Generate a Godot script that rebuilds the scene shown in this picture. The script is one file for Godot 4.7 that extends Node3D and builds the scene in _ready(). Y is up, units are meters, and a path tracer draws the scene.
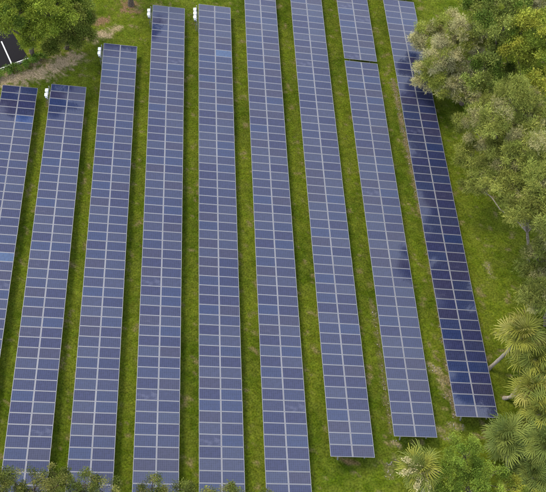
extends Node3D
# Aerial view over a solar field: nine long fixed-tilt rows on grass, trees and palms round them.

const F := 911.7148            # focal length in photo pixels
const CAM := Vector3(4.856, 73.148, 0.0)
const TILT := 12.105           # degrees, low edge towards +x
const PITCH := 5.4             # row spacing
const STEP := 1.0586           # module pitch along a row
const HALF := 1.89             # half table width
const TABLE_Y := 1.55

var fw := Vector3(0.0044341, -0.81905828, -0.57369319)
var rt := Vector3(0.99850768, -0.02760101, 0.04712329)
var up := Vector3(0.05443123, 0.573046, -0.81771359)

var M := {}
var rng := RandomNumberGenerator.new()
var n_macro := FastNoiseLite.new()
var n_mid := FastNoiseLite.new()
var n_fine := FastNoiseLite.new()
var taken := {}

# ---------------------------------------------------------------- helpers
func lin(r: float, g: float, b: float) -> Color:
	return Color(r, g, b).linear_to_srgb()

func at(px: float, py: float, h := 0.0) -> Vector3:   # photo pixel -> point at height h
	var d: Vector3 = fw + rt * ((px - 273.0) / F) - up * ((py - 246.0) / F)
	return CAM + d * ((h - CAM.y) / d.y)

func numbered(n: String) -> String:
	if not taken.has(n):
		taken[n] = 0
		return n
	taken[n] += 1
	return "%s_%03d" % [n, taken[n]]

func tag(o: Node, label: String, category: String, group := "") -> void:
	o.set_meta("label", label)
	o.set_meta("category", category)
	if group != "":
		o.set_meta("group", group)

func thing(called: String, pos: Vector3, label: String, category: String, group := "") -> Node3D:
	var o := Node3D.new()
	o.name = numbered(called)
	add_child(o)
	o.position = pos
	tag(o, label, category, group)
	return o

func part(called: String, mesh: Mesh, mat: Material, parent: Node, xf := Transform3D.IDENTITY) -> MeshInstance3D:
	var o := MeshInstance3D.new()
	o.name = called
	o.mesh = mesh
	o.material_override = mat
	parent.add_child(o, true)
	o.transform = xf
	return o

func structure(called: String, mesh: Mesh, mat: Material) -> MeshInstance3D:
	var o := part(called, mesh, mat, self)
	o.name = numbered(called)
	o.set_meta("kind", "structure")
	return o

func mat(c: Color, rough := 0.9, extra := {}) -> StandardMaterial3D:
	var m := StandardMaterial3D.new()
	m.albedo_color = c
	m.roughness = rough
	for k in extra:
		m.set(k, extra[k])
	return m

func box_to(st: SurfaceTool, c: Vector3, s: Vector3, b := Basis.IDENTITY) -> void:
	var h := s * 0.5
	var dirs := [Vector3.RIGHT, Vector3.LEFT, Vector3.UP, Vector3.DOWN, Vector3.BACK, Vector3.FORWARD]
	for d: Vector3 in dirs:
		var u := Vector3(d.y, d.z, d.x).abs()
		var v := d.cross(u)
		var q := []
		for k in [[-1, -1], [-1, 1], [1, 1], [1, -1]]:
			q.append(c + b * ((d + u * k[0] + v * k[1]) * h))
		tri(st, q[0], q[1], q[2], b * d)
		tri(st, q[0], q[2], q[3], b * d)

func new_st() -> SurfaceTool:
	var st := SurfaceTool.new()
	st.begin(Mesh.PRIMITIVE_TRIANGLES)
	return st

func tri(st: SurfaceTool, a: Vector3, b: Vector3, c: Vector3, n: Vector3) -> void:   # one face, wound so that its front looks along n
	st.set_normal(n)
	st.add_vertex(a)
	if (c - a).cross(b - a).dot(n) >= 0.0:
		st.add_vertex(b)
		st.add_vertex(c)
	else:
		st.add_vertex(c)
		st.add_vertex(b)

func box_mesh(s: Vector3) -> ArrayMesh:
	var st := new_st()
	box_to(st, Vector3.ZERO, s)
	return st.commit()

func tube_to(st: SurfaceTool, pts: Array, rads: Array, sides := 7) -> void:
	var rings := []
	for i in pts.size():
		var d: Vector3 = (pts[min(i + 1, pts.size() - 1)] - pts[max(i - 1, 0)]).normalized()
		var a := d.cross(Vector3(0.31, 0.12, 0.94)).normalized()
		var b := d.cross(a)
		var ring := []
		for k in sides:
			var t := TAU * k / sides
			ring.append([pts[i] + (a * cos(t) + b * sin(t)) * rads[i], a * cos(t) + b * sin(t)])
		rings.append(ring)
	for i in pts.size() - 1:
		for k in sides:
			var k2 := (k + 1) % sides
			var e := [rings[i][k], rings[i + 1][k], rings[i + 1][k2], rings[i][k], rings[i + 1][k2], rings[i][k2]]
			var turn: bool = (e[2][0] - e[0][0]).cross(e[1][0] - e[0][0]).dot(e[0][1] + e[2][1]) < 0.0
			for j in ([0, 2, 1, 3, 5, 4] if turn else [0, 1, 2, 3, 4, 5]):
				st.set_normal(e[j][1])
				st.add_vertex(e[j][0])

func bent(a: Vector3, b: Vector3, r0: float, r1: float, n: int, wob: float) -> Array:   # a wandering tapered path
	var pts := []
	var rads := []
	for i in n + 1:
		var t := float(i) / n
		var p := a.lerp(b, t)
		if i > 0 and i < n:
			p += Vector3(rng.randf_range(-1, 1), rng.randf_range(-0.6, 1.0), rng.randf_range(-1, 1)) * wob * sin(t * PI)
		pts.append(p)
		rads.append(lerpf(r0, r1, t))
	return [pts, rads]

func rand_dir() -> Vector3:
	var y := rng.randf_range(-1, 1)
	var t := rng.randf() * TAU
	var r := sqrt(1 - y * y)
	return Vector3(cos(t) * r, y, sin(t) * r)

func rand_basis() -> Basis:
	return Basis(rand_dir(), rng.randf() * TAU)

# ---------------------------------------------------------------- leaf sprays
func spray(n: int, len_: float, wid: float, flat: float, sd: int, twigs := 0, slim := false) -> ArrayMesh:
	rng.seed = sd
	var st := new_st()
	for i in n:
		var p := rand_dir() * pow(rng.randf(), 0.5)
		p.y *= flat
		var d := (p + rand_dir() * 0.7 + Vector3(0, -0.1, 0)).normalized()
		var side := d.cross(rand_dir()).normalized()
		var nn := side.cross(d).normalized()
		if nn.y < 0: nn = -nn
		var l := len_ * rng.randf_range(0.7, 1.3)
		var w := wid * rng.randf_range(0.7, 1.2) * 0.5
		var a := p
		var b := p + d * l * 0.5 + side * w + nn * l * 0.07
		var c := p + d * l
		var e := p + d * l * 0.5 - side * w + nn * l * 0.07
		if slim:
			tri(st, a - side * w, c, a + side * w, nn)
		else:
			tri(st, a, b, c, nn)
			tri(st, a, c, e, nn)
	for i in twigs:
		var d := rand_dir()
		d.y *= flat
		var s := d.cross(rand_dir()).normalized() * 0.03
		var tn := s.cross(d).normalized()
		tri(st, -s, s, d * 1.1, tn if tn.y > 0 else -tn)
	return st.commit()

func cloud_of(called: String, mesh: Mesh, m: Material, xfs: Array, cols: Array, parent: Node) -> MultiMeshInstance3D:
	var mm := MultiMesh.new()
	mm.transform_format = MultiMesh.TRANSFORM_3D
	mm.use_colors = true
	mm.mesh = mesh
	mm.instance_count = xfs.size()
	for i in xfs.size():
		mm.set_instance_transform(i, xfs[i])
		mm.set_instance_color(i, cols[i])
	var o := MultiMeshInstance3D.new()
	o.name = called
	o.multimesh = mm
	o.material_override = m
	parent.add_child(o, true)
	return o

# A tree: trunk with limbs (one mesh) and a crown of leaf sprays gathered in clumps.
# lobes: [[centre relative to the base, radii], ...]; spec: leaf mesh, spray size, colours, density
func tree(called: String, base: Vector3, lobes: Array, spec: Dictionary, sd: int, label: String, group := "") -> Node3D:
	rng.seed = sd
	var t := thing(called, base, label, spec.get("cat", "tree"), group)
	var st := new_st()
	var xfs := []
	var cols := []
	var r0: float = spec.get("trunk", 0.22)
	var mean := Vector3.ZERO
	for l in lobes: mean += l[0]
	mean /= lobes.size()
	var fork := Vector3(mean.x * 0.35, mean.y * spec.get("fork", 0.4), mean.z * 0.35)
	var tr := bent(Vector3(0, -0.1, 0), fork, r0 * 1.35, r0 * 0.85, 5, 0.12)
	tr[1][1] = r0
	tube_to(st, tr[0], tr[1], 9)
	for l in lobes:
		var c: Vector3 = l[0]
		var rad: Vector3 = l[1]
		var big := maxf(rad.x, rad.z)
		var lb := bent(fork, c - Vector3(0, rad.y * 0.25, 0), r0 * 0.62, r0 * 0.28, 4, 0.25)
		tube_to(st, lb[0], lb[1], 7)
		var nsub := int(spec.get("subs", 26) * pow(big / 3.0, 2.0)) + 6
		for s in nsub:
			var d := rand_dir()
			if d.y < -0.35: d.y = -d.y
			d = d.normalized()
			var k := rng.randf_range(0.62, 1.02)
			var sc: Vector3 = c + d * rad * k
			sc.y = maxf(sc.y, 0.5)
			var sr: float = spec.get("clump", 0.62) * rng.randf_range(0.65, 1.3)
			var tint: float = rng.randf_range(0.66, 1.22)
			var mix: float = rng.randf()
			var ci: Color = (spec.c1 as Color).lerp(spec.c2, mix)
			if rng.randf() < spec.get("odd", 0.0): ci = spec.c3
			if rng.randf() < spec.get("twig", 0.5):
				var tw := bent(c - Vector3(0, rad.y * 0.25, 0) * rng.randf(), sc, r0 * 0.2, 0.012, 3, 0.2)
				tube_to(st, tw[0], tw[1], 4)
			var ns := int(spec.get("sprays", 14) * sr * sr * 2.6) + 3
			for j in ns:
				var q := rand_dir() * pow(rng.randf(), 0.6)
				q.y *= 0.62
				var pos := sc + q * sr
				pos.y = maxf(pos.y, 0.15)
				var yy := ((pos - c).normalized() * 0.6 + q * 0.6 + Vector3(0, 0.5, 0) + rand_dir() * 0.35).normalized()
				var xx := yy.cross(rand_dir()).normalized()
				var b := Basis(xx, yy, xx.cross(yy))
				xfs.append(Transform3D(b.scaled(Vector3.ONE * spec.size * rng.randf_range(0.7, 1.25)), pos))
				var v: float = tint * rng.randf_range(0.82, 1.2)
				cols.append(Color(ci.r * v * rng.randf_range(0.93, 1.07), ci.g * v, ci.b * v) * float(spec.get("gain", 1.35)))
	part("trunk", st.commit(), spec.get("bark", M.bark), t)
	part("crown", merged(spec.mesh, xfs, cols), M.leaf, t)
	return t

func merged(mesh: ArrayMesh, xfs: Array, cols: Array) -> ArrayMesh:   # copies of a spray joined into one mesh with vertex colours
	var a := mesh.surface_get_arrays(0)
	var v0: PackedVector3Array = a[Mesh.ARRAY_VERTEX]
	var n0: PackedVector3Array = a[Mesh.ARRAY_NORMAL]
	var v := PackedVector3Array()
	var n := PackedVector3Array()
	var c := PackedColorArray()
	var one := PackedColorArray()
	one.resize(v0.size())
	for i in xfs.size():
		var x: Transform3D = xfs[i]
		v.append_array(x * v0)
		n.append_array(Transform3D(x.basis.orthonormalized(), Vector3.ZERO) * n0)
		one.fill(cols[i])
		c.append_array(one)
	var arr := []
	arr.resize(Mesh.ARRAY_MAX)
	arr[Mesh.ARRAY_VERTEX] = v
	arr[Mesh.ARRAY_NORMAL] = n
	arr[Mesh.ARRAY_COLOR] = c
	var m := ArrayMesh.new()
	m.add_surface_from_arrays(Mesh.PRIMITIVE_TRIANGLES, arr)
	return m

# ---------------------------------------------------------------- palms
func frond_mesh(sd: int, n: int, droop: float) -> ArrayMesh:   # costapalmate fan on a stalk, growing along +z
	rng.seed = sd
	var st := new_st()
	tube_to(st, [Vector3.ZERO, Vector3(0, 0.12, 0.45), Vector3(0, 0.12, 0.95)], [0.03, 0.022, 0.012], 4)
	var hub := Vector3(0, 0.12, 0.85)
	for i in n:
		var t := (float(i) / (n - 1) - 0.5) * 2.0
		var ang := t * 1.95
		var l := (1.0 - 0.28 * absf(t)) * rng.randf_range(0.72, 1.15)
		var o := hub + Vector3(0, -0.03 * absf(t), (1.0 - absf(t)) * 0.28 - absf(t) * 0.1)
		var dir := Vector3(sin(ang), 0, cos(ang))
		var side := Vector3(cos(ang), 0, -sin(ang))
		var fold := 0.02 * (1 if i % 2 else -1)
		var p1 := o + dir * l * 0.5 + Vector3(0, 0.05 + fold, 0)
		var p2 := o + dir * l * 0.82 + Vector3(0, -droop * 0.25, 0) + side * rng.randf_range(-0.03, 0.03)
		var p3 := o + dir * l * (1.02 - droop * 0.25) + Vector3(0, -droop * rng.randf_range(0.5, 1.0), 0) + side * rng.randf_range(-0.06, 0.06)
		var w1 := 0.035
		var w2 := 0.026
		var nn := (Vector3.UP + side * fold * 12.0).normalized()
		tri(st, o, p1 + side * w1, p1 - side * w1, nn)
		tri(st, p1 - side * w1, p1 + side * w1, p2 + side * w2, nn)
		tri(st, p1 - side * w1, p2 + side * w2, p2 - side * w2, nn)
		tri(st, p2 - side * w2, p2 + side * w2, p3, (nn + dir * 0.5).normalized())
	return st.commit()

func plume_mesh(sd: int) -> ArrayMesh:   # a cream flower panicle along +z
	rng.seed = sd
	var st := new_st()
	tube_to(st, [Vector3.ZERO, Vector3(0, 0.25, 0.5), Vector3(0, 0.2, 1.0), Vector3(0, -0.1, 1.4)], [0.025, 0.02, 0.014, 0.006], 4)
	for i in 150:
		var t := rng.randf_range(0.35, 1.0)
		var p := Vector3(0, 0.25 - 0.35 * pow(t, 3.0), 1.45 * t) + rand_dir() * 0.26 * (1.15 - t * 0.6)
		var d := rand_dir()
		var s := d.cross(rand_dir()).normalized() * 0.035
		var pn := d.cross(s).normalized()
		tri(st, p - s, p + d * 0.16, p + s, pn if pn.y > 0 else -pn)
	return st.commit()

func palm(base: Vector3, top: Vector3, n: int, size: float, cols: Array, sd: int, label: String, plumes := 0, skirt := 6) -> void:
	var t := thing("cabbage_palm", base, label, "palm tree")
	rng.seed = sd
	var r := top - base
	var mid := r * 0.5 + Vector3(r.x, 0, r.z) * 0.12
	var st := new_st()
	var pts := []
	var rads := []
	for i in 13:
		var k := i / 12.0
		var p := (Vector3(0, -0.1, 0) * (1 - k) * (1 - k)) + mid * 2.0 * k * (1 - k) + r * k * k
		pts.append(p)
		rads.append(0.155 - 0.02 * k + (0.06 if i == 0 else 0.0) + 0.012 * (i % 2))
	tube_to(st, pts, rads, 10)
	part("trunk", st.commit(), M.palm_bark, t)
	for i in n + skirt:
		var dead := i >= n
		var k := float(i) / n
		var el := lerpf(1.35, -0.6, pow(k, 0.7)) if not dead else rng.randf_range(-1.25, -0.85)
		el += rng.randf_range(-0.3, 0.3)
		var az := i * 2.399 + rng.randf_range(-0.3, 0.3)
		var b := Basis(Vector3.UP, az) * Basis(Vector3.RIGHT, -el) * Basis(Vector3.BACK, rng.randf_range(-0.6, 0.6))
		var s := size * rng.randf_range(0.7, 1.2) * (0.85 if dead else 1.0)
		var o := part("frond", M.fronds[(i * 5 + i / 3 + sd) % 6], M.dead_frond if dead else cols[(i * 7 + sd) % cols.size()], t, Transform3D(b.scaled(Vector3.ONE * s), r + Vector3(0, 0.05 * (1 - k), 0)))
		if dead: o.set_meta("label", "dry brown hanging frond")
	for i in plumes:
		var b := Basis(Vector3.UP, -2.0 + i * 0.75 + rng.randf_range(-0.3, 0.3)) * Basis(Vector3.RIGHT, -rng.randf_range(0.35, 0.75))
		part("flower_stalk", M.plumes[i % 2], M.plume, t, Transform3D(b.scaled(Vector3.ONE * rng.randf_range(1.2, 1.5)), r))

# ---------------------------------------------------------------- materials
func noise_tex(sz: int, freq: float, sd: int, lo: Color, hi: Color, oct := 4, normal := false, strength := 4.0) -> ImageTexture:
	var n := FastNoiseLite.new()
	n.seed = sd
	n.frequency = freq
	n.fractal_octaves = oct
	var im := n.get_seamless_image(sz, sz)
	if normal:
		im.bump_map_to_normal_map(strength)
		return ImageTexture.create_from_image(im)
	var out := Image.create(sz, sz, true, Image.FORMAT_RGB8)
	for y in sz:
		for x in sz:
			out.set_pixel(x, y, lo.lerp(hi, clampf((im.get_pixel(x, y).r - 0.2) / 0.6, 0, 1)))
	out.generate_mipmaps()
	return ImageTexture.create_from_image(out)

func cell_tex(sd: int, warm: float, dust := 0.0, tone := Color(0.0165, 0.0195, 0.047)) -> ImageTexture:   # 10 x 6 polycrystalline cells
	rng.seed = sd
	var w := 480
	var h := 288
	var im := Image.create(w, h, true, Image.FORMAT_RGB8)
	im.fill(Color(0.30, 0.31, 0.42))
	var n := FastNoiseLite.new()
	n.seed = sd
	n.noise_type = FastNoiseLite.TYPE_CELLULAR
	n.cellular_return_type = FastNoiseLite.RETURN_CELL_VALUE
	n.frequency = 0.12
	for cy in 6:
		for cx in 10:
			var v := rng.randf_range(0.88, 1.12)
			var base := lin(tone.r * v * (1.0 + warm * 2.0), tone.g * v, tone.b * v * (1.0 - warm * 0.5))
			for y in 46:
				for x in 46:
					var g := 1.0 + 0.16 * n.get_noise_2d(cx * 48 + x, cy * 48 + y)
					if y == 15 or y == 31: g *= 1.45
					im.set_pixel(cx * 48 + 1 + x, cy * 48 + 1 + y, Color(base.r * g, base.g * g, base.b * g))
	if dust > 0.0:   # dried dust film and droppings, blotchy and streaked down the slope
		var dn := FastNoiseLite.new()
		dn.seed = sd + 5
		dn.frequency = 0.003
		dn.fractal_octaves = 4
		for y in h:
			for x in w:
				var k := clampf((dn.get_noise_2d(x, y * 1.5) - 0.02) * 2.6, 0, 1) * dust
				if k > 0.01:
					im.set_pixel(x, y, im.get_pixel(x, y).lerp(Color(0.60, 0.60, 0.63), k))
	im.generate_mipmaps()
	return ImageTexture.create_from_image(im)

func make_materials() -> void:
	M.bark = mat(lin(0.16, 0.125, 0.09), 0.95, {"albedo_texture": noise_tex(128, 0.05, 3, Color(0.55, 0.52, 0.5), Color(1, 1, 1)), "uv1_triplanar": true, "uv1_scale": Vector3(1.5, 0.5, 1.5)})
	M.pale_bark = mat(lin(0.36, 0.31, 0.25), 0.95, {"albedo_texture": noise_tex(128, 0.05, 4, Color(0.6, 0.57, 0.53), Color(1, 1, 1)), "uv1_triplanar": true, "uv1_scale": Vector3(1.5, 0.5, 1.5)})
	M.palm_bark = mat(lin(0.42, 0.37, 0.30), 0.95, {"albedo_texture": noise_tex(128, 0.06, 5, Color(0.55, 0.52, 0.48), Color(1, 1, 1)), "uv1_triplanar": true, "uv1_scale": Vector3(0.8, 3.0, 0.8)})
	M.leaf = mat(Color.WHITE, 0.65, {"vertex_color_use_as_albedo": true, "metallic_specular": 0.2, "backlight": Color(0.32, 0.35, 0.15), "cull_mode": BaseMaterial3D.CULL_DISABLED})
	M.grass = mat(Color.WHITE, 0.9, {"vertex_color_use_as_albedo": true, "metallic_specular": 0.1, "backlight": Color(0.1, 0.12, 0.04), "cull_mode": BaseMaterial3D.CULL_DISABLED})
	M.ground = mat(Color.WHITE, 1.0, {"vertex_color_use_as_albedo": true, "albedo_texture": noise_tex(1024, 0.03, 9, Color(0.66, 0.68, 0.64), Color(1.0, 1.0, 1.0), 6)})
	M.ground.metallic_specular = 0.15
	M.fronds = []
	for i in 6: M.fronds.append(frond_mesh(50 + i, 18 + i % 4, 0.15 + 0.1 * i))
	M.plumes = [plume_mesh(71), plume_mesh(72)]
	var fr := {"backlight": Color(0.25, 0.28, 0.1), "cull_mode": BaseMaterial3D.CULL_DISABLED}
	fr["metallic_specular"] = 0.25
	M.frond_a = mat(lin(0.20, 0.205, 0.03), 0.65, fr)
	M.frond_b = mat(lin(0.13, 0.155, 0.028), 0.65, fr)
	M.frond_c = mat(lin(0.25, 0.235, 0.055), 0.65, fr)
	M.frond_d = mat(lin(0.10, 0.13, 0.026), 0.65, fr)
	M.dead_frond = mat(lin(0.2, 0.15, 0.08), 0.9, fr)
	M.plume = mat(lin(0.36, 0.32, 0.15), 0.9, fr)
	# panels
	M.frame = mat(lin(0.195, 0.195, 0.21), 0.42, {"metallic": 0.25})
	M.steel = mat(lin(0.30, 0.31, 0.32), 0.55, {"metallic": 0.5})
	M.white_box = mat(lin(0.78, 0.78, 0.76), 0.4)
	M.dark_box = mat(lin(0.12, 0.12, 0.13), 0.5)
	var tex := [cell_tex(11, 0.0), cell_tex(12, 0.05), cell_tex(13, 0.035), cell_tex(14, 0.0, 0.0, Color(0.0155, 0.022, 0.054)), cell_tex(15, 0.03, 0.10), cell_tex(17, 0.02, 0.16)]
	M.cells = []
	for i in 16:
		var m := mat(Color.WHITE, [0.05, 0.08, 0.12, 0.06, 0.1][i % 5], {"albedo_texture": tex[[0, 0, 1, 1, 2, 0, 3, 1, 0, 1, 3, 2, 0, 1, 4, 5][i]]})
		m.albedo_color = [Color(1, 1, 1), Color(0.94, 0.96, 1.0), Color(1.0, 0.97, 0.95), Color(0.9, 0.95, 1.0), Color(0.96, 1.0, 1.0)][(i * 3) % 5]
		m.metallic_specular = [0.47, 0.5, 0.45, 0.52, 0.48][i % 5]
		M.cells.append(m)
	M.pale_cells = mat(Color.WHITE, 0.15, {"albedo_texture": cell_tex(21, 0.0, 0.0, Color(0.026, 0.05, 0.105))})
	M.blue_cells = mat(Color.WHITE, 0.1, {"albedo_texture": cell_tex(22, 0.0, 0.0, Color(0.014, 0.031, 0.092))})

# ---------------------------------------------------------------- ground
var dirt := []   # [a, b, radius, colour, strength]

func to_seg(p: Vector2, a: Vector2, b: Vector2) -> float:
	var ab := b - a
	var t := clampf((p - a).dot(ab) / maxf(ab.length_squared(), 0.0001), 0, 1)
	return p.distance_to(a + ab * t)

func add_dirt(pixels: Array, r: float, c: Color, strength := 1.0) -> void:
	for i in maxi(pixels.size() - 1, 1):
		var a := at(pixels[i][0], pixels[i][1])
		var j := mini(i + 1, pixels.size() - 1)
		var b := at(pixels[j][0], pixels[j][1])
		dirt.append([Vector2(a.x, a.z), Vector2(b.x, b.z), r, c, strength])

func bare(x: float, z: float) -> Array:   # [cover 0..1, colour] of bare soil at a spot
	var p := Vector2(x, z)
	var best := 0.0
	var col := Color()
	var wob := n_mid.get_noise_2d(x * 2.2, z * 2.2) * 0.9 + n_fine.get_noise_2d(x * 2.0, z * 2.0) * 0.8
	for d in dirt:
		var r: float = d[2]
		var far := to_seg(p, d[0], d[1])
		if far > r * 2.4: continue
		var k := clampf((1.0 - far / r + wob) * 1.5 + 0.15, 0, 1) * float(d[4])
		if k > best:
			best = k
			col = d[3]
	var spots := n_mid.get_noise_2d(x * 1.3 + 300, z * 1.3) + 0.5 * n_fine.get_noise_2d(x + 90, z)
	var s := clampf((spots - 0.40) * 4.0, 0, 0.75)
	if s > best:
		best = s
		col = Color(0.20, 0.155, 0.075)
	return [best, col]

func grass_col(x: float, z: float) -> Color:
	var a := clampf(0.5 + n_macro.get_noise_2d(x, z) * 1.3, 0, 1)
	var b := clampf(0.5 + n_mid.get_noise_2d(x, z) * 1.4, 0, 1)
	var c := Color(0.062, 0.096, 0.007).lerp(Color(0.108, 0.142, 0.011), a)
	c = c.lerp(Color(0.125, 0.135, 0.02), b * 0.45)
	var v := 0.74 + 0.36 * clampf(0.5 + n_fine.get_noise_2d(x, z), 0, 1)
	return Color(c.r * v, c.g * v, c.b * v)

func ground() -> void:
	var xs := []
	var zs := []
	for e in [-900.0, -300.0, -120.0, -70.0, -48.0]: xs.append(e)
	var x := -36.0
	while x <= 52.0:
		xs.append(x)
		x += 0.28
	for e in [60.0, 85.0, 140.0, 300.0, 900.0]: xs.append(e)
	for e in [-1200.0, -500.0, -250.0, -150.0, -115.0]: zs.append(e)
	var z := -100.0
	while z <= -14.0:
		zs.append(z)
		z += 0.28
	for e in [-5.0, 10.0, 50.0, 200.0, 800.0]: zs.append(e)
	var v := PackedVector3Array()
	var n := PackedVector3Array()
	var c := PackedColorArray()
	var uv := PackedVector2Array()
	var idx := PackedInt32Array()
	for zz: float in zs:
		for xx: float in xs:
			var g := grass_col(xx, zz)
			var d := bare(xx, zz)
			var k: float = d[0]
			var f := 0.85 + 0.3 * rng.randf()
			var dc: Color = d[1]
			g = g.lerp(Color(dc.r * f, dc.g * f, dc.b * f), k)
			v.append(Vector3(xx, -0.03 + 0.03 * n_mid.get_noise_2d(xx, zz), zz))
			n.append(Vector3.UP)
			c.append(g)
			uv.append(Vector2(xx, zz) / 7.0)
	var w := xs.size()
	for j in zs.size() - 1:
		for i in w - 1:
			var q := j * w + i
			idx.append_array([q, q + 1, q + w + 1, q, q + w + 1, q + w])
	var arr := []
	arr.resize(Mesh.ARRAY_MAX)
	arr[Mesh.ARRAY_VERTEX] = v
	arr[Mesh.ARRAY_NORMAL] = n
	arr[Mesh.ARRAY_COLOR] = c
	arr[Mesh.ARRAY_TEX_UV] = uv
	arr[Mesh.ARRAY_INDEX] = idx
	var m := ArrayMesh.new()
	m.add_surface_from_arrays(Mesh.PRIMITIVE_TRIANGLES, arr)
	structure("ground", m, M.ground)

func in_frame(p: Vector3, margin: float) -> bool:
	var d := p - CAM
	var k := F / d.dot(fw)
	return absf(d.dot(rt) * k) < 273.0 + margin and absf(d.dot(up) * k) < 246.0 + margin

func in_lot(x: float, z: float) -> bool:
	var p := Vector2(x, z) - lot_o
	return p.dot(lot_n) < 0.15 and p.dot(lot_n) > -17.0 and p.dot(lot_d) < 3.7

var lot_o := Vector2.ZERO
var lot_d := Vector2.ZERO
var lot_n := Vector2.ZERO

func grass() -> void:
	rng.seed = 404
	var st := new_st()
	for i in 9:
		var a := rng.randf() * TAU
		var p := Vector3(rng.randf_range(-1, 1), 0, rng.randf_range(-1, 1)) * 0.75
		var d := Vector3(cos(a), 0, sin(a))
		var s := Vector3(-d.z, 0, d.x) * 0.14
		var tip := p + d * rng.randf_range(0.3, 0.8) + Vector3(0, rng.randf_range(0.5, 1.1), 0)
		tri(st, p - s, p + s, tip, (Vector3.UP + d * -0.15).normalized())
	var tuft := st.commit()
	var xfs := []
	var cols := []
	for i in 220000:
		var x := rng.randf_range(-28, 42)
		var z := rng.randf_range(-91, -23)
		var row := roundf(x / PITCH)
		if row >= -4 and row <= 4 and absf(x - row * PITCH) < 1.45: 
			if row_span(int(row) + 5, z): continue
		if in_lot(x, z): continue
		var p := Vector3(x, -0.03, z)
		if not in_frame(p, 30): continue
		var bk: float = bare(x, z)[0]
		if rng.randf() < bk * 1.1: continue
		var g := grass_col(x, z)
		var f := rng.randf_range(0.72, 1.36)
		var yel := rng.randf_range(0.9, 1.18)
		var h := rng.randf_range(0.02, 0.06) * (0.8 + 0.7 * clampf(0.5 + n_mid.get_noise_2d(x + 50, z), 0, 1))
		var s := rng.randf_range(0.06, 0.13)
		xfs.append(Transform3D(Basis(Vector3.UP, rng.randf() * TAU).scaled(Vector3(s, h, s)), p))
		cols.append(Color(g.r * f * yel, g.g * f, g.b * f) * 1.08)
	var o := cloud_of("grass", tuft, M.grass, xfs, cols, self)
	o.set_meta("kind", "stuff")
	tag(o, "short green grass growing between the solar rows", "grass")

# ---------------------------------------------------------------- rows
var spans := {}   # row number -> [[top z, bottom z], ...]

func row_span(row: int, z: float) -> bool:
	for s in spans.get(row, []):
		if z > s[0] and z < s[1]: return true
	return false

var frame_mesh: ArrayMesh
var glass_mesh: ArrayMesh

func build_module_meshes() -> void:
	var w := HALF - 0.035       # across the row
	var l := STEP - 0.022       # along it
	var b := 0.034
	var st := new_st()
	for s in [-1, 1]:
		box_to(st, Vector3(s * (w - b) / 2, -0.02, 0), Vector3(b, 0.04, l))
		box_to(st, Vector3(0, -0.0205, s * (l - b) / 2), Vector3(w - 2 * b, 0.039, b))
	frame_mesh = st.commit()
	st = new_st()
	var gw := w / 2 - b
	var gl := l / 2 - b
	var y := -0.006
	st.set_normal(Vector3.UP)
	var q := [[-gw, -gl, 0, 0], [gw, -gl, 1, 0], [gw, gl, 1, 1], [-gw, gl, 0, 1]]
	for i in [0, 1, 2, 0, 2, 3]:
		st.set_normal(Vector3.UP)
		st.set_uv(Vector2(q[i][2], q[i][3]))
		st.add_vertex(Vector3(q[i][0], y, q[i][1]))
	for i in [0, 2, 1, 0, 3, 2]:
		st.set_normal(Vector3.DOWN)
		st.set_uv(Vector2(q[i][2], q[i][3]))
		st.add_vertex(Vector3(q[i][0], y - 0.02, q[i][1]))
	glass_mesh = st.commit()

func solar_row(row: int, top: float, bottom: float, label: String, pale := []) -> void:
	rng.seed = 900 + row * 7 + int(top)
	if not spans.has(row): spans[row] = []
	spans[row].append([top, bottom])
	var n := int(roundf((bottom - top) / STEP))
	var t := thing("solar_panel_row", Vector3((row - 5) * PITCH, 0, (top + bottom) / 2), label, "solar panels", "long solar panel rows on the grass")
	var len_ := n * STEP
	var tb := Basis(Vector3.BACK, deg_to_rad(-TILT))
	var o := Vector3(0, TABLE_Y, 0)
	for i in n:
		for s in [-1, 1]:
			var z := -len_ / 2 + (i + 0.5) * STEP
			var jit := Basis.from_euler(Vector3(rng.randf_range(-1, 1) * 0.004, 0, rng.randf_range(-1, 1) * 0.004))
			var xf := Transform3D(tb * jit, o + tb * Vector3(s * (HALF / 2 + 0.008), rng.randf_range(-0.004, 0.004) + 0.02 * n_macro.get_noise_2d(row * 40.0, z * 1.2), 0) + Vector3(rng.randf_range(-0.006, 0.006), 0, z + rng.randf_range(-0.004, 0.004)))
			var p := part("solar_panel", frame_mesh, M.frame, t, xf)
			var key := i * 2 + (1 if s > 0 else 0)
			var cm: Material = (M.blue_cells if row == 1 and key == 9 else M.pale_cells) if key in pale else M.cells[rng.randi() % (16 if rng.randf() < 0.3 else 14)]
			part("glass", glass_mesh, cm, p)
	# rails along the row, under the panels
	for u: float in [-1.45, -0.45, 0.45, 1.45]:
		part("rail", box_mesh(Vector3(0.06, 0.06, len_ - 0.1)), M.steel, t, Transform3D(tb, o + tb * Vector3(u, -0.08, 0)))
	part("joint_rail", box_mesh(Vector3(0.10, 0.03, len_ - 0.04)), M.frame, t, Transform3D(tb, o + tb * Vector3(0, -0.062, 0)))
	var np := int(len_ / 4.0) + 1
	for i in np:
		var z := -len_ / 2 + 0.5 + i * (len_ - 1.0) / (np - 1)
		part("cross_beam", box_mesh(Vector3(3.3, 0.09, 0.07)), M.steel, t, Transform3D(tb, o + tb * Vector3(0, -0.157, 0) + Vector3(0, 0, z)))
		for u: float in [-1.15, 1.15]:
			var foot := o + tb * Vector3(u, -0.2, 0)
			part("post", box_mesh(Vector3(0.1, foot.y + 0.1, 0.1)), M.steel, t, Transform3D(Basis.IDENTITY, Vector3(foot.x, foot.y / 2 - 0.05, z)))

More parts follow.
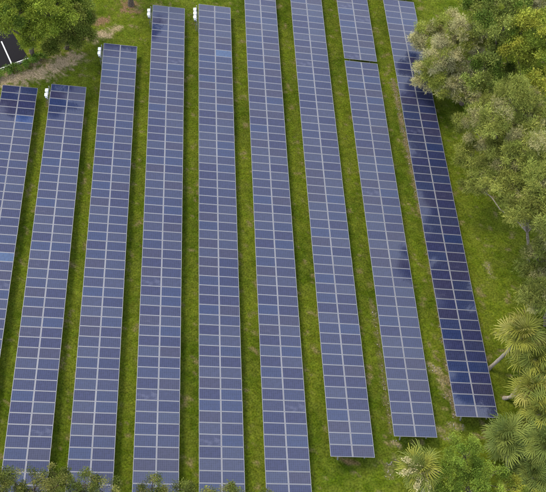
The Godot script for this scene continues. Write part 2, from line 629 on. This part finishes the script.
func inverter_stand(row: int, z: float, n: int, label: String) -> void:
	var x := (row - 5) * PITCH - HALF - 0.3
	var t := thing("inverter_stand", Vector3(x, 0, z), label, "inverters", "white inverter boxes at the row ends")
	var gap := 0.66
	var len_ := (n - 1) * gap + 0.9
	for s in [-1, 1]:
		part("post", box_mesh(Vector3(0.08, 2.1, 0.08)), M.steel, t, Transform3D(Basis.IDENTITY, Vector3(0.12, 1.0, s * len_ / 2)))
	for y: float in [1.1, 1.7]:
		part("rail", box_mesh(Vector3(0.05, 0.06, len_ + 0.1)), M.steel, t, Transform3D(Basis.IDENTITY, Vector3(0.055, y, 0)))
	for i in n:
		var c := Vector3(-0.10, 1.75, (i - (n - 1) / 2.0) * gap)
		var st := new_st()
		box_to(st, Vector3(0, 0, 0), Vector3(0.26, 0.34, 0.4))
		box_to(st, Vector3(-0.01, 0.185, 0), Vector3(0.31, 0.03, 0.44))
		var b := part("inverter", st.commit(), M.white_box, t, Transform3D(Basis.IDENTITY, c))
		part("wiring_cover", box_mesh(Vector3(0.2, 0.25, 0.36)), M.dark_box, b, Transform3D(Basis.IDENTITY, Vector3(0.0, -0.3, 0)))
	part("conduit", box_mesh(Vector3(0.05, 1.2, 0.05)), M.steel, t, Transform3D(Basis.IDENTITY, Vector3(-0.12, 0.55, len_ / 2 - 0.2)))

# ---------------------------------------------------------------- scene
func _ready() -> void:
	# camera
	var cam := Camera3D.new()
	cam.name = "camera"
	add_child(cam)
	cam.transform = Transform3D(Basis(rt, up, -fw), CAM)
	cam.fov = 30.2
	cam.far = 3000.0
	cam.current = true
	# sky and exposure
	var env := Environment.new()
	var sky := Sky.new()
	var sm := ProceduralSkyMaterial.new()
	sm.sky_top_color = lin(0.54, 0.61, 0.77)
	sm.sky_horizon_color = lin(0.51, 0.565, 0.68)
	sm.sky_curve = 0.2
	sm.ground_bottom_color = lin(0.09, 0.11, 0.05)
	sm.ground_horizon_color = lin(0.3, 0.32, 0.3)
	sm.sun_angle_max = 1.0
	var cn := FastNoiseLite.new()
	cn.seed = 31
	cn.frequency = 1.6
	cn.fractal_octaves = 4
	var ci := Image.create(512, 256, false, Image.FORMAT_RGBA8)
	for y in 256:
		for x in 512:
			var la := (0.5 - (y + 0.5) / 256.0) * PI
			var lo := (x + 0.5) / 512.0 * TAU
			var k := clampf(0.5 + cn.get_noise_3d(cos(la) * cos(lo), sin(la) * 1.6, cos(la) * sin(lo)) * 1.1, 0, 1)
			ci.set_pixel(x, y, Color(0.93, 0.97, 1.0, k * 0.40))
	sm.sky_cover = ImageTexture.create_from_image(ci)
	sky.sky_material = sm
	env.background_mode = Environment.BG_SKY
	env.sky = sky
	env.background_energy_multiplier = 1.0
	env.tonemap_mode = Environment.TONE_MAPPER_LINEAR
	env.tonemap_exposure = 2.45
	env.sdfgi_enabled = true
	env.ssao_enabled = true
	env.ssil_enabled = true
	var we := WorldEnvironment.new()
	we.name = "world"
	we.environment = env
	add_child(we)
	var sun := DirectionalLight3D.new()
	sun.name = "sun"
	sun.light_energy = 0.5
	sun.light_color = Color(1.0, 0.95, 0.87)
	sun.light_angular_distance = 20.0
	sun.shadow_enabled = true
	add_child(sun)
	sun.look_at_from_position(Vector3(-20, 60, -25), Vector3.ZERO)

	for a in [[n_macro, 1, 0.09, 3], [n_mid, 2, 0.42, 3], [n_fine, 3, 1.3, 3]]:
		var n: FastNoiseLite = a[0]
		n.seed = a[1]
		n.frequency = a[2]
		n.fractal_octaves = a[3]
	make_materials()
	rng.seed = 5

	# bare soil
	var sand := Color(0.36, 0.265, 0.165)
	var soil := Color(0.19, 0.115, 0.065)
	var rubble := Color(0.21, 0.155, 0.10)
	add_dirt([[-12, 84], [22, 77], [50, 68], [72, 58]], 1.55, sand)
	add_dirt([[-12, 76], [30, 66], [45, 60]], 0.6, Color(0.24, 0.17, 0.09), 0.8)
	add_dirt([[92, 38], [106, 33]], 0.8, sand, 0.9)
	add_dirt([[114, 29], [119, 27]], 0.6, sand, 0.8)
	add_dirt([[93, 20], [104, 21]], 0.85, soil)
	add_dirt([[130, 7]], 1.5, soil, 0.95)
	add_dirt([[393, 80], [410, 160], [428, 240], [444, 330], [455, 415]], 0.32, rubble, 0.8)
	add_dirt([[372, 300], [382, 370], [391, 432]], 0.22, rubble, 0.5)
	add_dirt([[430, 366], [440, 372], [447, 396]], 0.4, sand, 0.55)
	add_dirt([[450, 424], [462, 428]], 0.35, sand, 0.5)
	add_dirt([[436, 428], [448, 438]], 0.35, sand, 0.5)
	add_dirt([[395, 443], [399, 446]], 0.3, sand, 0.8)
	add_dirt([[486, 264], [490, 274]], 0.35, sand, 0.45)
	add_dirt([[345, 462], [356, 463]], 0.3, soil, 0.7)
	add_dirt([[394, 460], [388, 478]], 0.45, rubble, 0.5)
	# parking lot
	var la := at(0, 71)
	var lb := at(31, 58.5)
	lot_o = Vector2(la.x, la.z)
	lot_d = Vector2(lb.x - la.x, lb.z - la.z).normalized()
	lot_n = Vector2(-lot_d.y, lot_d.x)
	if lot_n.y < 0: lot_n = -lot_n     # points away from the lot, towards the rows
	ground()
	parking()

	# rows
	build_module_meshes()
	var e := func(z: float, k: int) -> float: return z + k * STEP
	solar_row(1, -73.49, e.call(-73.49, 45), "solar panel row beside the parking lot, with dark end panels and one bright blue panel", [9, 43])
	solar_row(2, -73.24, e.call(-73.24, 45), "second solar panel row from the parking lot, ending level with the outermost row")
	solar_row(3, -79.31, e.call(-79.31, 51), "solar panel row stepping out past its shorter neighbours, third from the parking lot")
	solar_row(4, -85.41, e.call(-85.41, 57), "fourth solar panel row from the parking lot, two inverter boxes at its far end")
	solar_row(5, -85.13, e.call(-85.13, 57), "solar panel row with three inverter boxes and a pale blue panel near its end", [15])
	solar_row(6, -24.44 - 64 * STEP, -24.44, "sixth solar panel row from the parking lot, running past both ends of the view")
	solar_row(7, -28.53 - 60 * STEP, -28.53, "solar panel row ending on the grass, two rows from the rubble strip")
	solar_row(8, -29.98 - 42 * STEP, -29.98, "solar panel row below a narrow gap, second from the trees, ending near the flowering palm")
	solar_row(8, -29.98 - 60 * STEP - 0.32, -29.98 - 42 * STEP - 0.32, "short solar panel row continuing beyond a narrow dark gap")
	solar_row(9, -31.43 - 50 * STEP, -31.43, "dark blue solar panel row along the trees and palms beside the rubble strip")
	solar_row(9, -31.43 - 58 * STEP - 0.4, -31.43 - 50 * STEP - 0.4, "solar panel row continuing behind the grey tree past the dark row's end")
	inverter_stand(2, -72.0, 2, "pair of white inverter boxes at the second row from the parking lot")
	inverter_stand(3, -78.1, 2, "pair of white inverter boxes at the third row, beside the sandy patch")
	inverter_stand(4, -84.2, 2, "pair of white inverter boxes at the fourth row, near the mulched tree")
	inverter_stand(5, -83.6, 3, "three white inverter boxes side by side at the end of one row")
	grass()
	stones()
	plants()

func quad_strip(a: Vector2, b: Vector2, w: float, y: float) -> ArrayMesh:
	var d := (b - a).normalized()
	var s := Vector2(-d.y, d.x) * w / 2
	var st := new_st()
	var q := [a - s, a + s, b + s, b - s]
	for i in [[0, 1, 2], [0, 2, 3]]:
		tri(st, Vector3(q[i[0]].x, y, q[i[0]].y), Vector3(q[i[1]].x, y, q[i[1]].y), Vector3(q[i[2]].x, y, q[i[2]].y), Vector3.UP)
	return st.commit()

func flat2(px: float, py: float) -> Vector2:
	var p := at(px, py)
	return Vector2(p.x, p.z)

func parking() -> void:
	var asphalt := mat(lin(0.018, 0.017, 0.019), 0.9, {"albedo_texture": noise_tex(256, 0.2, 21, Color(0.7, 0.7, 0.7), Color(1, 1, 1)), "uv1_world_triplanar": true, "uv1_triplanar": true, "uv1_scale": Vector3.ONE * 0.5, "metallic_specular": 0.12})
	var e := lot_o + lot_d * 3.6
	var f := lot_o - lot_d * 26.0
	var st := new_st()
	st.set_normal(Vector3.UP)
	var q := [f, e, e - lot_n * 17.0, f - lot_n * 17.0]
	for i in [[0, 1, 2], [0, 2, 3]]:
		tri(st, Vector3(q[i[0]].x, 0.012, q[i[0]].y), Vector3(q[i[1]].x, 0.012, q[i[1]].y), Vector3(q[i[2]].x, 0.012, q[i[2]].y), Vector3.UP)
	structure("parking_lot", st.commit(), asphalt)
	var paint := mat(lin(0.72, 0.72, 0.70), 0.7)
	for l in [[[-20, 76.5], [9.5, 65.2]], [[14, 63.4], [29, 58]], [[1.5, 41.5], [11.8, 64.2]]]:
		structure("painted_line", quad_strip(flat2(l[0][0], l[0][1]), flat2(l[1][0], l[1][1]), 0.13, 0.017), paint)
	# low concrete kerb along the edge
	var mid := (e + f) / 2 + lot_n * 0.1
	var kb := box_mesh(Vector3((e - f).length(), 0.22, 0.16))
	var o := structure("kerb", kb, mat(lin(0.10, 0.10, 0.095), 0.95))
	o.transform = Transform3D(Basis(Vector3(lot_d.x, 0, lot_d.y), Vector3.UP, Vector3(lot_d.x, 0, lot_d.y).cross(Vector3.UP)), Vector3(mid.x, 0.0, mid.y))

func stones() -> void:
	rng.seed = 77
	var st := new_st()
	var v := []
	for d: Vector3 in [Vector3.RIGHT, Vector3.LEFT, Vector3.UP, Vector3.DOWN, Vector3.BACK, Vector3.FORWARD]:
		v.append(d * rng.randf_range(0.7, 1.1))
	for t in [[2, 0, 4], [2, 4, 1], [2, 1, 5], [2, 5, 0], [3, 4, 0], [3, 1, 4], [3, 5, 1], [3, 0, 5]]:
		var n: Vector3 = (v[t[0]] + v[t[1]] + v[t[2]]).normalized()
		tri(st, v[t[0]], v[t[1]], v[t[2]], n)
	var xfs := []
	var cols := []
	for i in 14000:
		var x := rng.randf_range(10, 30)
		var z := rng.randf_range(-76, -24)
		var b := bare(x, z)
		if b[0] < 0.3: continue
		if b[1].r < 0.205: continue
		var s := rng.randf_range(0.025, 0.085)
		xfs.append(Transform3D(rand_basis().scaled(Vector3.ONE * s), Vector3(x, 0.0, z)))
		var g := rng.randf_range(0.12, 0.34)
		cols.append(Color(g, g * 0.9, g * 0.76))
	var o := cloud_of("rubble", st.commit(), mat(Color.WHITE, 0.95, {"vertex_color_use_as_albedo": true}), xfs, cols, self)
	o.set_meta("kind", "stuff")
	tag(o, "pale broken stones scattered along the solar rows by the trees", "rubble")

func lobe(px: float, py: float, h: float, r: float, base: Vector3, ry := 0.8) -> Array:
	return [at(px, py, h) - base, Vector3(r, r * ry, r)]

func plants() -> void:
	var broad := spray(16, 0.55, 0.36, 0.7, 1)
	var small := spray(26, 0.42, 0.2, 0.8, 2, 2)
	var wispy := spray(34, 0.5, 0.12, 0.8, 3, 3, true)
	var green := {"mesh": small, "size": 0.42, "c1": Color(0.085, 0.115, 0.012), "c2": Color(0.15, 0.185, 0.02), "c3": Color(0.055, 0.085, 0.012), "odd": 0.2, "sprays": 13, "subs": 30, "clump": 0.68, "trunk": 0.24}
	var g2 := green.duplicate()
	g2.merge({"c1": Color(0.075, 0.10, 0.016), "c2": Color(0.125, 0.14, 0.026)}, true)
	var b := at(34, 57)
	tree("shade_tree", b, [lobe(16, 18, 7.6, 2.6, b), lobe(50, 16, 7.8, 2.7, b), lobe(36, 36, 5.0, 1.7, b), lobe(30, -6, 9.0, 3.0, b), lobe(-10, 14, 7.2, 2.5, b)], green, 101, "large bright green tree overhanging the parking lot corner")
	b = at(66, 48)
	tree("shade_tree", b, [lobe(70, 14, 5.2, 2.4, b), lobe(82, 24, 3.8, 1.7, b), lobe(64, 36, 2.8, 1.5, b), lobe(84, 38, 2.2, 1.2, b), lobe(52, 46, 1.6, 1.0, b), lobe(76, -4, 5.6, 2.2, b)], g2, 102, "olive green tree beside the sandy path and parking lot tree")
	b = at(131, 5)
	tree("shade_tree", b, [lobe(128, -52, 7.5, 3.0, b), lobe(150, -48, 7.0, 2.6, b)], {"mesh": broad, "size": 0.36, "c1": green.c1, "c2": green.c2, "sprays": 9, "trunk": 0.3, "fork": 0.6}, 103, "tree trunk standing in a round mulch bed")
	# hedge along the lot
	rng.seed = 60
	for i in 9:
		var p: Vector2 = lot_o + lot_d * (-3.2 + i * 0.98) + lot_n * 0.95
		var hb := Vector3(p.x, 0, p.y)
		tree("hedge_bush", hb, [[Vector3(0, 0.45, 0), Vector3(0.62, 0.45, 0.55)]], {"mesh": broad, "size": 0.24, "c1": Color(0.05, 0.095, 0.012), "c2": Color(0.09, 0.14, 0.018), "sprays": 16, "subs": 60, "clump": 0.3, "trunk": 0.04, "cat": "hedge bush"}, 200 + i, "low clipped green bush lining the parking lot edge", "hedge bushes along the parking lot")
	# grey tree over the last row
	var grey := {"mesh": wispy, "size": 0.42, "c1": Color(0.25, 0.235, 0.095), "c2": Color(0.34, 0.315, 0.155), "c3": Color(0.16, 0.18, 0.03), "odd": 0.32, "sprays": 18, "subs": 40, "clump": 0.6, "trunk": 0.22, "twig": 0.8, "gain": 1.3}
	b = at(462, 104)
	tree("grey_tree", b, [lobe(428, 36, 3.4, 1.8, b), lobe(452, 32, 5.0, 2.3, b), lobe(468, 38, 7.2, 1.9, b), lobe(429, 74, 3.3, 1.8, b), lobe(446, 84, 3.4, 2.0, b), lobe(470, 62, 4.4, 2.2, b), lobe(440, 58, 5.2, 2.2, b), lobe(468, 92, 2.6, 1.8, b)], grey, 111, "grey-green wispy tree leaning over the end of the dark solar row")
	var yel := green.duplicate()
	yel.merge({"c1": Color(0.15, 0.18, 0.022), "c2": Color(0.24, 0.24, 0.03), "c3": Color(0.09, 0.12, 0.015), "size": 0.40}, true)
	b = at(516, 148)
	tree("yellow_green_tree", b, [lobe(535, 30, 12.5, 2.5, b), lobe(518, 54, 10.5, 1.7, b), lobe(542, 84, 9.5, 2.0, b), lobe(562, 50, 12, 2.6, b)], yel, 112, "tall yellow-green tree rising from the edge of the wood")
	b = at(490, 100)
	tree("shade_tree", b, [lobe(496, 28, 11.5, 2.4, b), lobe(502, 52, 8, 2.0, b), lobe(484, 74, 8.4, 1.8, b), lobe(506, 4, 12.5, 2.4, b), lobe(513, -8, 11.3, 2.2, b), lobe(478, 6, 10.3, 1.5, b), lobe(512, 84, 6, 2.0, b), lobe(494, 86, 3.0, 2.2, b), lobe(520, 102, 3.0, 2.2, b)], g2.merged({"c1": Color(0.11, 0.14, 0.026), "c2": Color(0.165, 0.185, 0.038)}, true), 113, "mid green tree between the grey tree and the yellow-green tree")
	b = at(520, 40)
	tree("grey_tree", b, [lobe(520, -16, 8, 2.2, b), lobe(500, -14, 7.0, 2.2, b), lobe(535, -6, 7.5, 2.0, b)], grey, 114, "grey twiggy tree behind the mid green tree")
	# feathery olive trees on the right
	var olive := {"mesh": wispy, "size": 0.44, "c1": Color(0.125, 0.145, 0.026), "c2": Color(0.185, 0.20, 0.04), "c3": Color(0.24, 0.225, 0.09), "odd": 0.15, "sprays": 16, "subs": 30, "clump": 0.66, "trunk": 0.14, "gain": 1.16, "twig": 0.95, "bark": M.pale_bark}
	b = at(506, 190)
	tree("feathery_tree", b, [lobe(488, 112, 7.0, 1.9, b), lobe(515, 108, 9.0, 2.3, b), lobe(474, 128, 4.5, 1.7, b), lobe(472, 156, 3.2, 1.4, b), lobe(496, 164, 5.0, 1.8, b), lobe(508, 142, 7.4, 2.3, b), lobe(540, 125, 9.4, 2.4, b), lobe(510, 98, 11.5, 2.0, b), lobe(492, 120, 11.4, 1.8, b)], olive, 115, "feathery olive tree standing beside the grey tree")
	b = at(528, 262)
	tree("feathery_tree", b, [lobe(478, 184, 4.0, 1.4, b), lobe(500, 184, 8.3, 1.9, b), lobe(530, 172, 9.4, 2.4, b), lobe(545, 210, 10.8, 2.3, b), lobe(518, 200, 8.2, 1.7, b), lobe(552, 186, 11.5, 2.4, b), lobe(526, 150, 11.0, 2.0, b), lobe(537, 140, 9.5, 2.2, b), lobe(525, 214, 9.6, 1.6, b)], olive, 116, "feathery olive tree with bare pale branches reaching over the grass")
	b = at(545, 325)
	tree("feathery_tree", b, [lobe(540, 262, 6.0, 1.8, b), lobe(552, 246, 8.8, 2.3, b), lobe(538, 300, 8.4, 1.7, b), lobe(532, 298, 3.4, 1.2, b), lobe(556, 290, 6.0, 1.8, b), lobe(566, 226, 11.5, 2.6, b)], olive.merged({"c1": Color(0.10, 0.12, 0.024), "c2": Color(0.15, 0.165, 0.034)}, true), 117, "feathery dark tree standing behind the topmost palm")
	# palms
	var lightf := [M.frond_a, M.frond_c, M.frond_b, M.frond_a]
	var darkf := [M.frond_b, M.frond_d, M.frond_d, M.frond_b]
	palm(at(488, 369), at(522, 336, 5.4), 46, 1.2, lightf, 1, "palm with yellow-green fronds, its pale trunk leaning away from the dark solar row")
	palm(at(512, 396), at(536, 358, 3.8), 36, 1.15, [M.frond_b, M.frond_a], 2, "palm with brown hanging fronds between two brighter palms", 0, 12)
	palm(at(504, 398), at(533, 390, 3.0), 44, 1.2, lightf, 3, "palm with spiky yellow-green fronds and a short pale trunk")
	palm(at(496, 430), at(541, 414, 3.4), 40, 1.1, [M.frond_b, M.frond_a], 4, "palm whose bare pale trunk base shows beside the dark row's end")
	palm(at(508, 470), at(506, 440, 2.8), 42, 1.15, darkf, 5, "dark green palm beside the round leafy bush")
	palm(at(545, 474), at(543, 444, 3.6), 42, 1.15, darkf, 6, "dark green palm at the edge of the palm group")
	palm(at(424, 500), at(422, 472, 2.6), 42, 1.1, [M.frond_b, M.frond_a, M.frond_b], 7, "low palm with cream flower plumes below the row ends", 5, 4)
	palm(at(527, 462), at(526, 440, 2.0), 36, 1.05, darkf, 8, "short dark palm crowded between the two dark green palms", 0, 4)
	palm(at(534, 492), at(532, 474, 1.8), 36, 1.1, [M.frond_d, M.frond_b, M.frond_d], 9, "low dark palm beside the small yellowish tree", 0, 4)
	palm(at(556, 400), at(556, 372, 3.6), 36, 1.15, [M.frond_b, M.frond_d, M.frond_a], 10, "palm standing behind the palm with brown hanging fronds", 0, 8)
	# round bush
	var bush := {"mesh": small, "size": 0.27, "c1": Color(0.095, 0.14, 0.018), "c2": Color(0.145, 0.19, 0.025), "c3": Color(0.07, 0.11, 0.014), "odd": 0.2, "sprays": 24, "subs": 42, "clump": 0.5, "trunk": 0.16}
	b = at(470, 498)
	tree("round_tree", b, [lobe(466, 456, 3.4, 1.7, b), lobe(450, 474, 2.6, 1.5, b), lobe(484, 480, 2.8, 1.7, b), lobe(466, 496, 2.6, 1.8, b)], bush, 120, "round bright green leafy tree between the flowering palm and dark palm")
	b = at(520, 512)
	tree("round_tree", b, [lobe(512, 490, 2.2, 1.1, b), lobe(525, 498, 2.0, 1.1, b)], yel.merged({"size": 0.24, "clump": 0.42, "sprays": 22, "subs": 50, "trunk": 0.1}, true), 121, "small yellowish tree beside the round bright green tree")
	# tree tops along the lower edge
	var low := {"mesh": small, "size": 0.30, "c1": Color(0.055, 0.072, 0.014), "c2": Color(0.105, 0.12, 0.024), "c3": Color(0.15, 0.15, 0.036), "odd": 0.25, "sprays": 15, "subs": 46, "clump": 0.4, "trunk": 0.14, "gain": 1.1, "twig": 0.9}
	var tops := [[14, 478, 1.6, "covering the parking-lot side of the second solar row's end"], [34, 484, 1.4, "covering the middle of the second solar row's end"], [58, 480, 1.6, "in the grass strip after the second solar row"], [80, 482, 1.6, "covering the parking-lot side of the third solar row's end"], [103, 488, 1.2, "covering the far side of the third solar row's end"], [152, 484, 1.15, "alone over the middle of the fourth solar row's end"], [185, 489, 1.0, "in the grass strip after the fourth solar row"], [207, 497, 0.9, "at the near corner of the three-inverter solar row"], [232, 494, 1.0, "over the middle of the three-inverter solar row's end"], [258, 497, 1.0, "in the grass strip before the sixth solar row"], [128, 500, 0.9, "in the grass strip after the third solar row"], [-14, 478, 1.6, "in front of the outermost solar row's end"]]
	for i in tops.size():
		var a: Array = tops[i]
		var c := at(a[0], a[1] + 4, 5.2)
		b = Vector3(c.x, 0, maxf(c.z + 1.4, -23.6))
		tree("small_leaved_tree", b, [[c - b, Vector3(a[2], a[2] * 0.8, a[2])], [c - b + Vector3(a[2] * 0.5, -1.0, a[2] * 0.9), Vector3(a[2], a[2] * 0.8, a[2])]], low, 130 + i, "small-leaved olive tree top " + a[3], "trees in front of the row ends")
	# wood beyond the right edge, mirrored in the last rows
	var wood := [[46, -62, 15], [37.5, -44, 12], [40, -34, 13], [47, -48, 16], [42, -74, 14], [33, -28, 9.5], [33, -40, 12.5], [32.6, -36, 11]]
	for i in wood.size():
		var w: Array = wood[i]
		b = Vector3(w[0], 0, w[1])
		var h: float = w[2]
		tree("wood_tree", b, [[Vector3(0, h * 0.75, 0), Vector3(3.2, h * 0.26, 3.2)], [Vector3(-1.8, h * 0.5, 1.0), Vector3(2.6, 2.2, 2.6)], [Vector3(1.4, h * 0.48, -1.2), Vector3(2.6, 2.2, 2.6)]], olive.merged({"mesh": small, "size": 0.5, "sprays": 10}, true), 150 + i, "tall tree of the wood beyond the feathery trees", "trees of the wood")
